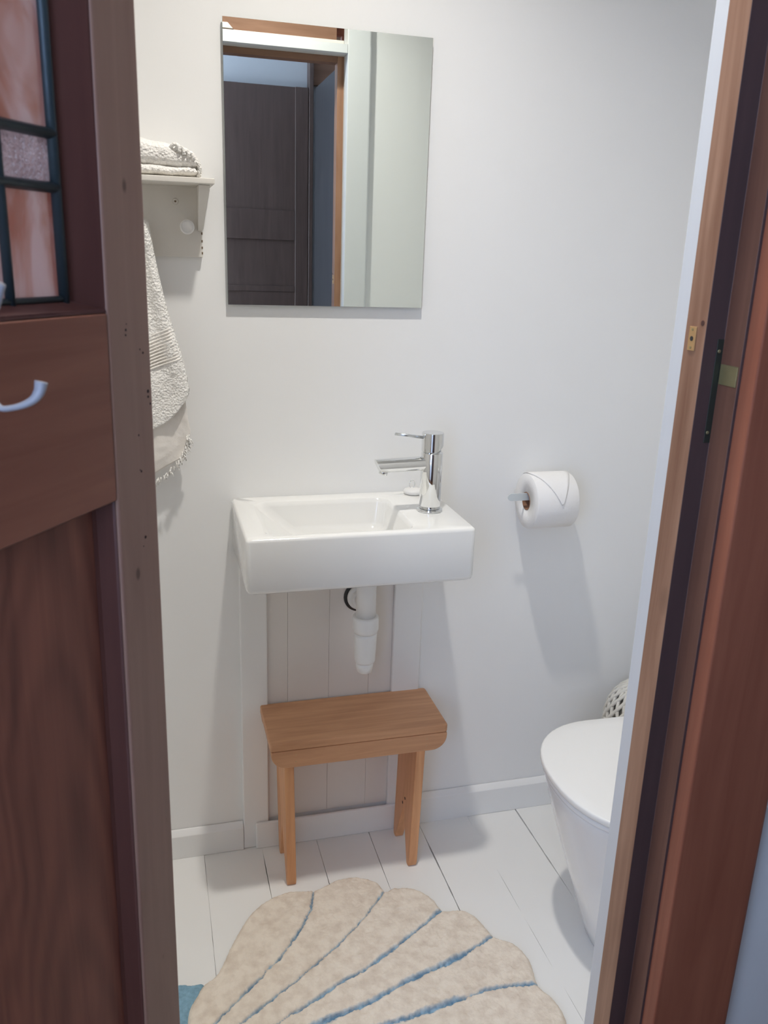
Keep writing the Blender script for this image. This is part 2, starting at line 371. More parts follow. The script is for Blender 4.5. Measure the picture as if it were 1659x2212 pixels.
# threshold
tag(obj('trim_15', bxm(-.03, .5866, -1.01, -.94, 0.0, .010), M_casing, bevel=.003), kind='structure')

# small brass keeper on the lit jamb face, and old lock keeper in the rebate
X0 = .5625
y0, y1 = CAMY+.5625/.7075, CAMY+.5625/.6968   # hall side, room side
kz0, kz1 = CZ-.1072*.802, CZ-.0755*.802
kp = obj('bolt_keeper', bxm(X0-.0012, X0+.001, y0, y1, kz0, kz1), M_brass, j, bevel=.0004)
lathe_ = lathe(N(), [(.0026,-.0002),(.0026,.0002)], (X0-.0014, (y0+y1)/2, (kz0+kz1)/2), 16, 'x')
hl = obj('bolt_hole', lathe_, M_gap, kp)
for dz in (.0095, -.0095):
    b = obj('screw', lathe(N(), [(.0014,-.0003),(.0014,.0003)], (X0-.0014, (y0+y1)/2, (kz0+kz1)/2+dz), 12, 'x'), M_oldbrass, kp)
    tag(b, 'small tarnished screw head')
obj('knot', lathe(N(), [(.0028,-.0003),(.0028,.0003)], (X0-.0001, CAMY+.787, 1.327), 14, 'x'), mat('timber knot', srgb(84,52,44), .6), j)
XK = .5866
bm = N(); box(bm, XK-.0015, XK+.001, CAMY+.7505, CAMY+.7785, CZ-.1555*.765, CZ-.1275*.765)
obj('lock_keeper', bm, M_oldbrass, j, bevel=.0006)
bm = N(); box(bm, .5785, .5862, CAMY+.7792, CAMY+.7802, CZ-.235*.78, CZ-.092*.78)
kb = obj('keeper_plate', bm, M_darkmetal, j, bevel=.0004)
for z in (CZ-.108*.78, CZ-.22*.78):
    obj('screw', lathe(N(), [(.002,-.0006),(.0012,-.0012)], (.581, CAMY+.7788, z), 12, 'y'), M_oldbrass, kb)

# ------------------------------------------------------------------ the open door leaf
door = tag(empty('door_1', (.0005, CAMY+.72, 0), math.radians(-123)), 'brown timber door standing open with leaded pink glass above a solid panel', None, None, 'structure')
TH = -.034; W_ = .565; zt = 1.900
GB, GT = 1.336, 1.80           # glass opening
RB = 1.191                     # underside of the middle rail
bm = N(); box(bm, 0, .0495, TH, 0, .012, zt)
# slight outward taper of the hinge stile below the rail
for v in bm.verts:
    if v.co.x > .04: v.co.x = .0485 if v.co.z > 1 else .0665
    elif v.co.z < 1: v.co.x = .0045
    else: v.co.x = -.0030
obj('stile', bm, M_stile, door, bevel=.0025, seg=3)
obj('stile', bxm(W_-.06, W_, TH, 0, .012, zt), M_stile, door, bevel=.0025, seg=3)
def railbox(z0, z1, name='rail'):
    bm = N(); box(bm, 0, W_-.0605, TH, -.0004, z0, z1)
    for v in bm.verts:
        if v.co.x < .1: v.co.x = .0490+(1.90-v.co.z)/1.9*.0177
    return obj(name, bm, M_rail, door, bevel=.0015)
railbox(RB, GB); railbox(GT, zt); railbox(.012, .20)
# beads around the glass
u0, u1 = .0485, W_-.061
bm = N()
def bead(bm, a0, a1, z0, z1, w, ytop=-.0012, ybot=-.020):
    # mitred sloping frame between an outer and an inner rectangle
    o = [(a0,z0),(a1,z0),(a1,z1),(a0,z1)]; i = [(a0+w,z0+w*.32),(a1-w,z0+w*.32),(a1-w,z1-w),(a0+w,z1-w)]
    O = [bm.verts.new((p[0], ytop, p[1])) for p in o]; O2 = [bm.verts.new((p[0]+(.006 if p[0]<.2 else -.006), ytop-.001, p[1]+(.003 if p[1]<(z0+z1)/2 else -.006))) for p in o]
    I = [bm.verts.new((p[0], ybot, p[1])) for p in i]; I0 = [bm.verts.new((p[0]+(-.0006 if p[0]<.2 else .0006), ybot+.001, p[1]-(.0004 if p[1]<(z0+z1)/2 else -.0006))) for p in i]
    Bk = [bm.verts.new((p[0], -.026, p[1])) for p in o]; Bi = [bm.verts.new((p[0], -.026, p[1])) for p in i]
    for k in range(4):
        n = (k+1)%4
        bm.faces.new((O[k],O[n],O2[n],O2[k])); bm.faces.new((O2[k],O2[n],I0[n],I0[k])); bm.faces.new((I0[k],I0[n],I[n],I[k]))
        bm.faces.new((I[k],I[n],Bi[n],Bi[k])); bm.faces.new((Bi[k],Bi[n],Bk[n],Bk[k])); bm.faces.new((Bk[k],Bk[n],O[n],O[k]))
bead(bm, u0+.0004, u1, GB+.0004, GT-.0004, .0305)
obj('glazing_bead', bm, M_bead, door, bevel=.0008)
g0, g1 = .079, W_-.092
zg0, zg1, zr1, zr2 = 1.3455, 1.770, 1.421, 1.4555
bm = N(); bm2 = N()
cols = [g0+.0015]+[.1345+.0545*k for k in range(7)]+[g1]
cols = [c for c in cols if c < g1-.02]+[g1]
for a, b in zip(cols, cols[1:]):
    box(bm, a, b, -.0215, -.0185, zg0, zr1); box(bm, a, b, -.0215, -.0185, zr2, zg1)
    box(bm2, a, b, -.0215, -.0185, zr1+.0003, zr2-.0003)
obj('pink_glass', bm, M_pink, door); obj('pebbled_glass', bm2, M_grain, door)
bm = N()
for k, c in enumerate(cols):
    wdt = .0042 if 0 < k < len(cols)-1 else .0048
    tube(bm, [(c, -.0178, zg0-.002), (c, -.0178, zg1)], wdt, 10, .8, Vector((1,0,0)))
for z in (zr1, zr2, zg0+.001, zg1):
    tube(bm, [(cols[0], -.0174, z), (cols[-1], -.0174, z)], .0046 if z not in (zg0+.001, zg1) else .003, 10, .8)
obj('lead_came', bm, M_lead, door, smooth=True)
# lower panel: sunk board with a rounded bead
bm = N(); box(bm, .055, W_-.06, -.024, -.016, .2, RB+.003)
obj('panel', bm, M_panel, door)
bm = N()
def bead2(bm):
    a0t, a0b, a1, z0, z1 = .0560, .0655, W_-.0605, .2005, RB-.0006
    prof = [(0,-.0025),(.0010,-.0045),(.0090,-.0140),(.0125,-.0155)]
    rings = []
    for w_, y in prof:
        rings.append([bm.verts.new(p) for p in ((a0b+w_,y,z0+w_),(a1-w_,y,z0+w_),(a1-w_,y,z1-w_*.5),(a0t+w_,y,z1-w_*.5))])
    for A, B in zip(rings, rings[1:]):
        for k in range(4): bm.faces.new((A[k],A[(k+1)%4],B[(k+1)%4],B[k]))
bead2(bm)
obj('panel_bead', bm, M_bead, door, smooth=False)
M_hole = mat('dark nail hole', srgb(40,26,24), .8)
for u_, z_, r_ in ((.0326,1.3224,.0014),(.0315,1.3268,.0008),(.0330,1.3185,.0010),(.0150,1.3060,.0010),(.0109,1.3030,.0013),(.0064,1.2715,.0019),(.0066,1.2670,.0014),(.0039,1.2609,.0013),(.0227,1.2379,.0012),(.0215,1.2075,.0013),(.0232,1.2090,.0008),(.0205,1.150,.0017),(.0240,1.143,.0009)):
    obj('nail_hole', lathe(N(), [(r_*.8,.0002),(0,.00025)], (u_,0,z_), 10, 'y'), M_hole, door)
# robe hook on the middle rail
hk = empty('robe_hook'); hk.parent = door
obj('back_plate', bxm(.196, .214, 0, .0035, 1.283, 1.330), M_hook, hk, bevel=.002, seg=3)
pts = [(.2035,.0025,1.318),(.1935,.004,1.311),(.189,.007,1.302),(.1900,.012,1.292),(.1912,.018,1.2876),(.1874,.023,1.2876),(.183,.028,1.2892),(.1788,.032,1.2922),(.1756,.034,1.2968),(.1742,.035,1.3028)]
cp = curve(pts, 40)
rad = [.0024+.0028*max(0,(i/40-.55)/.45)**1.3 for i in range(41)]
obj('arm', tube(N(), cp, rad, 14, .75), M_hook, hk, smooth=True)
pts = [(.2035,.0025,1.325),(.2035,.014,1.336),(.2035,.028,1.345),(.2035,.036,1.362)]
obj('arm', tube(N(), curve(pts, 24), [.003+.0015*i/24 for i in range(25)], 12, .8, Vector((1,0,0))), M_hook, hk, smooth=True)

# ------------------------------------------------------------------ hall: dark door seen in the mirror, casing, side leaf
dd = tag(empty('door_2', (0, HB, 0)), kind='structure')
dw0, dw1 = -.06, .688
bm = N(); box(bm, dw0, dw1, .001, .040, .01, 2.045)
obj('door_slab', bm, M_ddoor, dd)
bm = N()
for a in ((dw0,dw0+.1,.01,2.045),(dw1-.055,dw1,.01,2.045)): box(bm, a[0], a[1], .0405, .052, a[2], a[3])
for a in ((.01,.24),(1.22,1.245),(1.437,1.56),(.80,.95)): box(bm, dw0+.1, dw1-.055, .0405, .050, a[0], a[1])
obj('door_frame', bm, M_ddoor, dd, bevel=.002)
d3 = tag(empty('door_3', (.735, -2.09, 0), 0), kind='structure')
bm = N(); box(bm, -.02, .02, 0, .66, .01, 2.045)
obj('door_slab', bm, M_stain2, d3, bevel=.002)
obj('door_handle', lathe(N(), [(.006,0),(.006,.03),(.024,.035),(.026,.05),(.015,.062),(0,.064)], (-.02-.0, .60, 1.0), 24, 'x'), M_oldbrass, d3, smooth=True).scale = (1,1,1)
tag(obj('trim_16', bxm(.690, .708, HB+.001, HB+.06, 0, 2.40), M_ddoor, bevel=.002), kind='structure')
tag(obj('trim_17', bxm(.710, 1.44, HB+.001, HB+.03, 2.06, 2.40), M_brownbd, bevel=.002), kind='structure')

# ------------------------------------------------------------------ mirror
mr = tag(empty('wall_mirror', (.3546, 0, 1.2825)), 'tall frameless mirror on the white wall above the basin', 'mirror')
mx, mh = .2005, .507
bm = N()
bw, bd = .0255, .00022
O = [bm.verts.new(p) for p in ((-mx,-.0125+bd,0),(mx,-.0125+bd,0),(mx,-.0125+bd,mh),(-mx,-.0125+bd,mh))]
I = [bm.verts.new(p) for p in ((-mx+bw,-.0125,bw),(mx-bw,-.0125,bw),(mx-bw,-.0125,mh-bw),(-mx+bw,-.0125,mh-bw))]
bm.faces.new(I)
for k in range(4): bm.faces.new((O[k],O[(k+1)%4],I[(k+1)%4],I[k]))
obj('mirror_glass', bm, M_mirror, mr)
obj('mirror_back', bxm(-mx, mx, -.0122, -.0065, 0, mh), M_mirroredge, mr)
obj('mounting_pad', bxm(-mx*.6, mx*.6, -.0065, 0, .06, mh-.06), M_plastic, mr)

# ------------------------------------------------------------------ basin
bs = tag(empty('wall_basin', (.378, 0, .77)), 'small rectangular white ceramic hand basin fixed to the wall below the mirror', 'basin')
def rrect(x0, x1, y0, y1, r, n=6):
    out = []
    for cx, cy, a0 in ((x1-r,y1-r,0),(x0+r,y1-r,90),(x0+r,y0+r,180),(x1-r,y0+r,270)):
        for k in range(n+1):
            a = math.radians(a0+90*k/n); out.append((cx+r*math.cos(a), cy+r*math.sin(a)))
    return out
BX0, BX1, BY0 = -.225, .225, -.283
def loop(bm, pts, z): return [bm.verts.new((p[0], p[1], z)) for p in pts]
def bridge(bm, A, B):
    n = len(A)
    for k in range(n): bm.faces.new((A[k],A[(k+1)%n],B[(k+1)%n],B[k]))
bm = N()
outer = lambda d, z: loop(bm, rrect(BX0+d, BX1-d, BY0+d, -.0005, .010), z)
inn = lambda x0, x1, y0, y1, r, z: loop(bm, rrect(x0, x1, y0, y1, r), z)
L0 = outer(.006, .0); L1 = outer(.002, .003); L2 = outer(.0, .010); L3 = outer(-.0, .103); L4 = outer(.0012, .1075); L5 = outer(.005, .110)
# bowl: inner rim in basin coords (x-.378)
ix0, ix1, iy0, iy1 = -.183, .106, -.262, -.040
A1 = inn(ix0-.004, ix1+.004, iy0-.004, iy1+.004, .026, .1102)
A2 = inn(ix0, ix1, iy0, iy1, .026, .1085)
A3 = inn(ix0+.010, ix1-.003, iy0+.004, iy1-.003, .026, .099)
A4 = inn(ix0+.060, ix1-.009, iy0+.012, iy1-.010, .024, .058)
A5 = inn(ix0+.085, ix1-.018, iy0+.022, iy1-.020, .024, .042)
A6 = inn(ix0+.12, ix1-.05, iy0+.06, iy1-.06, .02, .036)
for a, b in zip((L0,L1,L2,L3,L4,L5,A1,A2,A3,A4,A5), (L1,L2,L3,L4,L5,A1,A2,A3,A4,A5,A6)): bridge(bm, a, b)
bm.faces.new(L0[::-1]); bm.faces.new(A6)
bowl = obj('bowl', bm, M_ceramic, bs, smooth=True)
bowl.data.set_sharp_from_angle(angle=math.radians(62))
obj('drain_ring', lathe(N(), [(.0,.0385),(.012,.038),(.014,.0395),(.020,.039),(.021,.0365)], (.05,-.15,0), 28), M_chrome, bs, smooth=True)
obj('fixing_bracket', bxm(-.218, -.208, -.020, -.004, -.014, -.0005), M_darkmetal, bs, bevel=.002)
# tap
tp = tag(empty('basin_tap', (.5475, -.152, .8808)), 'round chrome mixer tap with a pin lever standing on the right of the basin', 'tap')
obj('base_ring', lathe(N(), [(.0265,0),(.027,.002),(.0255,.0045),(.022,.005)], (0,0,0), 48), M_chrome, tp, smooth=True)
obj('body', lathe(N(), [(.0212,.0052),(.0222,.006),(.0222,.122),(.0215,.1235),(.0195,.1238),(.0195,.1258)], (0,0,0), 48), M_chrome, tp, smooth=True)
# head: cylinder whose underside is cut on a slant at the right side
bm = N(); n = 48; rb = []; rt = []; rt2 = []
for k in range(n):
    a = 2*PI*k/n; x, y = .0225*math.cos(a), .0225*math.sin(a)
    zb = .1262+max(0,(math.cos(a)-.1))*.014
    rb.append(bm.verts.new((x,y,zb))); rt.append(bm.verts.new((x,y,.163))); rt2.append(bm.verts.new((x*.94,y*.94,.1645)))
for k in range(n):
    m_ = (k+1)%n; bm.faces.new((rb[k],rb[m_],rt[m_],rt[k])); bm.faces.new((rt[k],rt[m_],rt2[m_],rt2[k]))
bm.faces.new(rt2); bm.faces.new(rb[::-1])
hd = obj('head', bm, M_chrome, tp, bevel=.0006, angle=50)
obj('inner_neck', lathe(N(), [(.0180,.1240),(.0180,.150)], (0,0,0), 32), M_chrome2, tp, smooth=True)
obj('lever', tube(N(), [(-.020,-.002,.1545),(-.0815,-.006,.164)], .0031, 16), M_chrome2, tp, smooth=True)
# spout
sd = Vector((-1,-.05,-.02)).normalized()
p0 = Vector((-.012,0,.1005)); tip = p0+sd*.104
bm = tube(N(), [p0, p0+sd*.05, tip], [.0148,.0148,.0142], 28)
# slanted end: shear the last ring
vs = list(bm.verts)[-28:]
for v in vs: v.co.x += (-(v.co.z-tip.z))*.42
obj('spout', bm, M_chrome, tp, bevel=.0008, angle=50)
obj('aerator', lathe(N(), [(.0088,.006),(.0092,-.004),(.0075,-.0055),(0,-.005)], (0,0,0), 24), M_chrome, tp, smooth=True, loc=(tip.x+.0125, tip.y, tip.z-.0125)).rotation_euler = (0,.35,0)
# plug
pg = tag(empty('basin_plug', (.551, -.024, .8802)), 'round white basin plug with a wire ring lying behind the tap', 'plug')
obj('plug_disc', lathe(N(), [(.015,0),(.0205,.002),(.0215,.006),(.0200,.010),(.016,.0115),(.009,.014),(0,.0145)], (0,0,0), 32), M_plastic, pg, smooth=True)
obj('ring', tube(N(), [(-.003+.008*math.sin(a)*.8, 0, .022-.009*math.cos(a)) for a in [i*PI*2/20 for i in range(21)]], .0009, 8, 1, Vector((0,1,0))), M_chrome, pg, smooth=True)

# ------------------------------------------------------------------ waste trap
wt = tag(empty('waste_trap', (.4255, -.12, .5)), 'white plastic waste pipe and bottle trap hanging under the basin', 'waste pipe')
obj('tail_pipe', lathe(N(), [(.0215,.125),(.0215,.271)], (0,0,0), 36), M_plastic, wt, smooth=True)
obj('collar', lathe(N(), [(.0225,.138),(.0275,.1375),(.0285,.133),(.0285,.108),(.0265,.104),(.0258,.100)], (0,0,0), 36), M_plastic, wt, smooth=True)
obj('trap_body', lathe(N(), [(.0256,.1005),(.0252,.090),(.0232,.035),(.0222,.030),(.0212,.029)], (0,0,0), 36), M_plastic, wt, smooth=True)
obj('trap_cap', lathe(N(), [(.0195,.0295),(.0190,.018),(.0165,.006),(.010,.001),(0,0)], (0,0,0), 36), M_plastic, wt, smooth=True)
obj('outlet_pipe', tube(N(), [(.004,.012,.15),(.012,.06,.14),(.0155,.1175,.134)], .0175, 24), M_plastic, wt, smooth=True)
obj('wall_flange', lathe(N(), [(.018,-.012),(.028,-.011),(.031,-.006),(.031,0)], (.0155,.117,.134), 36, 'y'), M_plastic, wt, smooth=True)
obj('flange_nut', lathe(N(), [(.020,-.026),(.0235,-.025),(.0245,-.013),(.018,-.012)], (.0155,.117,.134), 10, 'y'), M_plastic, wt)
obj('rubber_seal', lathe(N(), [(.031,-.004),(.0365,-.0035),(.0365,.0),(.031,.0)], (.0135,.1175,.135), 36, 'y'), M_rubber, wt, smooth=True)

# ------------------------------------------------------------------ stool
st = tag(empty('step_stool', (.408, -.095, 0)), 'small honey pine wooden step stool standing under the basin against the wall', 'stool')
bm = N(); prism(bm, rrect(-.2, .199, -.088, .086, .007, 4), .366, .385)
obj('seat', bm, M_stool, st, bevel=.0028, seg=3)
def apron(y0, y1):
    r = .034; x0, x1, z0, z1 = -.198, .198, .324, .3655
    pts = [(x0,z1),(x1,z1)]
    for k in range(9):
        a = math.radians(90*k/8); pts.append((x1-r+r*math.cos(a), z0+r-r*math.sin(a)))
    for k in range(9):
        a = math.radians(90*k/8); pts.append((x0+r-r*math.sin(a), z0+r-r*math.cos(a)))
    return prism(N(), pts, y0, y1, 'y')
obj('apron', apron(-.0885, -.0705), M_stool, st, bevel=.0022)
obj('apron', apron(.066, .083), M_stool, st, bevel=.0022)
for x in (-.145, .150):
    for z in (.338, .355):
        obj('nail', lathe(N(), [(.0015,-.0889),(.0015,-.0875)], (x,0,z), 10, 'y'), M_nail, st)
def legboard(x0, x1, lean):
    # end board: splayed outline with a V cut between the two feet
    out = [(-.070,.366),(.0655,.366),(.0655,.30),(.0625,.012),(.058,.0),(.044,.0),(-.004,.122),(-.052,.0),(-.0655,.0),(-.0705,.014),(-.0700,.30)]
    bm = prism(N(), out, x0, x1, 'x')
    for v in bm.verts: v.co.x += lean*(.366-v.co.z)
    return bm
obj('leg_board', legboard(-.168, -.147, .02), M_stoolz, st, bevel=.0022)
obj('leg_board', legboard(.1345, .1555, -.02), M_stoolz, st, bevel=.0022)
M_knot = mat('dark knot', srgb(70,40,28), .7)
for y, z in ((-.012,.150),(.004,.128)):
    obj('knot', lathe(N(), [(.0035,-.0004),(.0035,.0002)], (.1345-.02*(.366-z)-.0002, y, z), 12, 'x'), M_knot, st)

# ------------------------------------------------------------------ toilet roll and holder
th = tag(empty('toilet_roll_holder', (.86, 0, .8768)), 'flat grey metal toilet roll holder screwed to the wall right of the basin', 'toilet roll holder')
obj('wall_plate', bxm(.055, .083, -.004, 0, -.028, .016), M_holder, th, bevel=.002, seg=3)
# flat strip: out from the wall on the right, bending to the left through the roll
path = [(.069,-.004),(.069,-.052),(.066,-.066),(.056,-.073),(.04,-.0745),(-.0935,-.0745)]
cpth = curve([(p[0],p[1],0) for p in path], 50)
bm = N(); rings = []
for i, p in enumerate(cpth):
    t = (cpth[min(i+1,50)]-cpth[max(i-1,0)]).normalized(); nn = Vector((-t.y, t.x, 0))*.0011
    rings.append([bm.verts.new(p+nn+Vector((0,0,-.0085))), bm.verts.new(p+nn+Vector((0,0,.0085))), bm.verts.new(p-nn+Vector((0,0,.0085))), bm.verts.new(p-nn+Vector((0,0,-.0085)))])
for a, b in zip(rings, rings[1:]):
    for k in range(4): bm.faces.new((a[k],a[(k+1)%4],b[(k+1)%4],b[k]))
bm.faces.new(rings[0])
n = 12; e0 = rings[-1]; xe = -.0935
A = [bm.verts.new((xe-.0085*math.cos(a), -.0745-.0011, .0085*math.sin(a))) for a in [PI/2-PI*k/n for k in range(n+1)]]
B = [bm.verts.new((v.co.x, -.0745+.0011, v.co.z)) for v in A]
bm.faces.new(A); bm.faces.new(B[::-1])
for k in range(n): bm.faces.new((A[k],A[k+1],B[k+1],B[k]))
obj('hanger_strip', bm, M_holder, th, bevel=.0005)
tr = tag(empty('toilet_roll', (.8535, -.0750, .8668)), 'full roll of white toilet paper with its end folded into a point', 'toilet roll')
RR = .0625; hw = .0505
bm = lathe(N(), [(.0205,-hw),(.0612,-hw),(RR,-hw+.0018),(RR,hw-.0018),(.0612,hw),(.0205,hw)], (0,0,0), 72, 'x')
# inner tunnel
bmesh.ops.delete(bm, geom=[f for f in bm.faces if len(f.verts) > 4], context='FACES')
r0 = [v for v in bm.verts if abs(v.co.x+hw) < 1e-6 and math.hypot(v.co.y, v.co.z) < .03]
r1 = [v for v in bm.verts if abs(v.co.x-hw) < 1e-6 and math.hypot(v.co.y, v.co.z) < .03]
for k in range(72): bm.faces.new((r0[k], r0[(k+1)%72], r1[(k+1)%72], r1[k]))
obj('paper', bm, M_paper, tr, smooth=True, bevel=0)
bm = N(); n = 48
rr_ = [[], [], [], []]
for k in range(n):
    a = 2*PI*k/n
    for q, (r, x) in enumerate(((.0203,-hw-.0006),(.0203,hw+.0006),(.0190,hw+.0006),(.0190,-hw-.0006))):
        rr_[q].append(bm.verts.new((x, r*math.cos(a), r*math.sin(a))))
for q in range(4): bridge(bm, rr_[q], rr_[(q+1)%4])
obj('cardboard_core', bm, M_core, tr, smooth=False)
# folded pointed end: a thin sheet wrapped on the roll, angle measured from the top towards the camera side
bm = N(); rows = 26; g = []
for i in range(rows+1):
    t = i/rows; ang = -.50 + t*1.98
    y = -math.sin(ang)*(RR+.0013); z = math.cos(ang)*(RR+.0013)
    s = max(0, (t-.38)/.62)
    xa = -hw*.98 + (hw*.98+.006)*min(1,max(0,(t-.26)/.74)); xb = hw*.93-(hw*.93-.009)*min(1,max(0,(t-.26)/.74))
    g.append([bm.verts.new((xa+(xb-xa)*k/8, y, z)) for k in range(9)])
for i in range(rows):
    for k in range(8): bm.faces.new((g[i][k],g[i][k+1],g[i+1][k+1],g[i+1][k]))
ff = obj('folded_end', bm, M_paper, tr, smooth=True)
sm = ff.modifiers.new('s', 'SOLIDIFY'); sm.thickness = .0014; sm.offset = 1
# loose point hanging behind the roll
bm = N(); bm.faces.new([bm.verts.new(p) for p in ((-.054,.058,.012),(-.010,.060,.030),(-.012,.061,-.030),(-.046,.0605,-.058))])
ff = obj('loose_sheet', bm, M_paper, tr); sm = ff.modifiers.new('s', 'SOLIDIFY'); sm.thickness = .001

# ------------------------------------------------------------------ shelf with pegs
sh = tag(empty('wall_shelf', (-.09, 0, 1.37)), 'off-white painted wooden wall shelf with a peg board, left of the mirror', 'shelf')
ox = .09
obj('back_board', bxm(-.20, .1075+ox, -.014, 0, 0, .128), M_shelf, sh, bevel=.0012)
bm = N(); prism(bm, [(-.22,0),(.120+ox,0),(.126+ox,-.006),(.1265+ox,-.1045),(-.22,-.1045)], .1275, .1375)
obj('shelf_board', bm, M_shelf, sh, bevel=.0015)
for xb0, xb1, xo in ((.099+ox, .1075+ox, .012), (-.19, -.178, 0)):
    bm = N()
    prof = [(-.0145,.1272),(-.084,.1272),(-.081,.117),(-.062,.100),(-.046,.080),(-.033,.060),(-.026,.052),(-.0145,.048)]
    prism(bm, prof, xb0, xb1, 'x')
    for v in bm.verts:
        if v.co.x > (xb0+xb1)/2 and xo: v.co.x += xo*min(1, max(0, (-v.co.y-.0145)/.07))
    obj('bracket', bm, M_shelf, sh, bevel=.001)
bm = N()
for k, z in enumerate((.008,.018,.030,.044)): box(bm, .1055+ox, .1080+ox, -.0146, -.011, z-.0022, z+.0022)
obj('chips', bm, M_chip, sh)
for px_ in (.0785, -.03, -.14):
    p = obj('peg', lathe(N(), [(.0085,-.014),(.0085,-.034),(.0125,-.036),(.0135,-.040),(.0128,-.044),(.0105,-.046),(.0100,-.0445),(0,-.0445)], (px_+ox, 0, .0545), 28, 'y'), M_plastic, sh, smooth=True)
bm = lathe(N(), [(.0058,-.0141),(.0052,-.0155),(.0022,-.0158),(.0018,-.0148),(0,-.0148)], (.0595+ox, 0, .100), 20, 'y')
obj('screw_cover', bm, M_shelf, sh, smooth=True)
obj('screw_hole', lathe(N(), [(.0015,-.0161),(.0015,-.0150)], (.0595+ox, 0, .100), 10, 'y'), M_chip, sh)

# ------------------------------------------------------------------ towels
def sheet(name, grid, m, parent, thick=.004, smooth=True, offset=0):
    bm = N(); V = [[bm.verts.new(p) for p in row] for row in grid]
    for i in range(len(V)-1):
        for k in range(len(V[0])-1): bm.faces.new((V[i][k],V[i][k+1],V[i+1][k+1],V[i+1][k]))
    o = obj(name, bm, m, parent, smooth=smooth)
    s = o.modifiers.new('s', 'SOLIDIFY'); s.thickness = thick; s.offset = offset
    return o
# folded towel on the shelf: rounded, stacked layers seen end on
ft = tag(empty('folded_towel', (-.05, -.05, 1.508)), 'folded white fringed towel lying on the wall shelf', 'towel')
def roll(top, xr, seed, z0=.0003, amp=1.0):
    bm = N(); n = 48; nx = 70; rings = []
    for i in range(nx+1):
        x = -.13+(xr+.13)*i/nx
        zt2 = interp0(x, top); d = max(0, (xr-x)/.02); e = math.sqrt(max(.03, 1-(1-min(1,d))**2))
        zc = (z0+zt2)/2; hz = (zt2-z0)/2*e; ring = []
        for k in range(n):
            a = 2*PI*k/n; ca, sa = math.cos(a), math.sin(a)
            y = .045*math.copysign(abs(ca)**.75, ca)*(.75+.25*e); z = zc+hz*math.copysign(abs(sa)**.8, sa)
            nz = amp*(.0028*noise.noise(Vector((x*30, y*30, z*50+seed)))+.0014*noise.noise(Vector((x*130, y*130, z*130))))
            ring.append(bm.verts.new((x+nz, y*(1+nz*8), max(.0003, z+nz))))
        rings.append(ring)
    for a, b in zip(rings, rings[1:]): bridge(bm, a, b)
    bm.faces.new(rings[0][::-1]); bm.faces.new(rings[-1])
    return bm
def interp0(x, tab):
    for (a, b), (c, d) in zip(tab, tab[1:]):
        if x <= c: return b+(d-b)*max(0,(x-a)/(c-a))
    return tab[-1][1]
obj('lower_fold', roll([(-.13,.026),(.16,.018)], .150, 3), M_towel, ft, smooth=True)
obj('upper_fold', roll([(-.13,.080),(.02,.068),(.09,.058),(.125,.047),(.155,.030)], .152, 9, z0=.014), M_towel, ft, smooth=True)
bm = N()
for k in range(34):
    y = -.040+.0024*k; x = .146+random.uniform(-.003,.003); z = .030+random.uniform(-.004,.004)
    q = [(x-.012,y,z+.004),(x-.003,y+random.uniform(-.002,.002),z+.003),(x+.004,y+random.uniform(-.003,.003),z-.004),(x+.006,y,z-.014),(x+.004,y,.002)]
    tube(bm, curve(q, 10), .0014, 6)
for k in range(4):
    y = -.046; x = .112+.008*k; z = .048-k*.004
    tube(bm, curve([(x-.012,y+.008,z-.002),(x-.004,y+.001,z+.005),(x+.004,y-.001,z+.001),(x+.005,y-.001,z-.008)], 10), .0034, 8)
obj('fringe', bm, M_towel, ft, smooth=True)
# hanging towel, hooked on a peg hidden behind the door leaf
ht = tag(empty('hanging_towel', (-.0, -.06, 1.42)), 'white terry towel hanging from a peg under the shelf', 'towel')
def interp(z, tab):
    tab = sorted(tab)
    if z <= tab[0][0]: return tab[0][1]
    for (a, b), (c, d) in zip(tab, tab[1:]):
        if z <= c:
            t = (z-a)/(c-a); return b+(d-b)*t
    return tab[-1][1]
right = [(1.445,-.018),(1.429,.006),(1.381,.013),(1.34,.020),(1.298,.0285),(1.256,.038),(1.221,.048),(1.182,.059),(1.137,.068),(1.114,.070),(1.087,.062),(1.072,.046),(1.056,.014),(1.04,-.03),(1.02,-.08)]
leftt = [(1.445,-.030),(1.38,-.055),(1.25,-.085),(1.1,-.105),(1.02,-.115)]
def drape(zt_, zb, rt_, ybase, amp, seed, nz=110, nx=60, hem=None, x0=None):
    grid = []
    for i in range(nz+1):
        row = []
        for k in range(nx+1):
            s = k/nx
            z = zt_+(zb-zt_)*i/nz
            if hem:
                zbk = hem(s); z = zt_+(zbk-zt_)*i/nz
            xr = interp(z if not hem else max(z, 1.089), rt_); xl = interp(z, leftt)
            x = xl+(xr-xl)*s
            fold = amp*(math.sin(s*11+seed+z*2)*.6+math.sin(s*5+seed*2)*.5)*min(1,(1.45-z)/.15)
            edge = .016*(max(0,s-.86)/.14)**2
            y = ybase-fold+edge+.0016*noise.noise(Vector((x*110, z*110, seed)))+.004*noise.noise(Vector((x*25, z*18, seed)))
            row.append((x, y+.06, z-1.42))
        grid.append(row)
    return grid
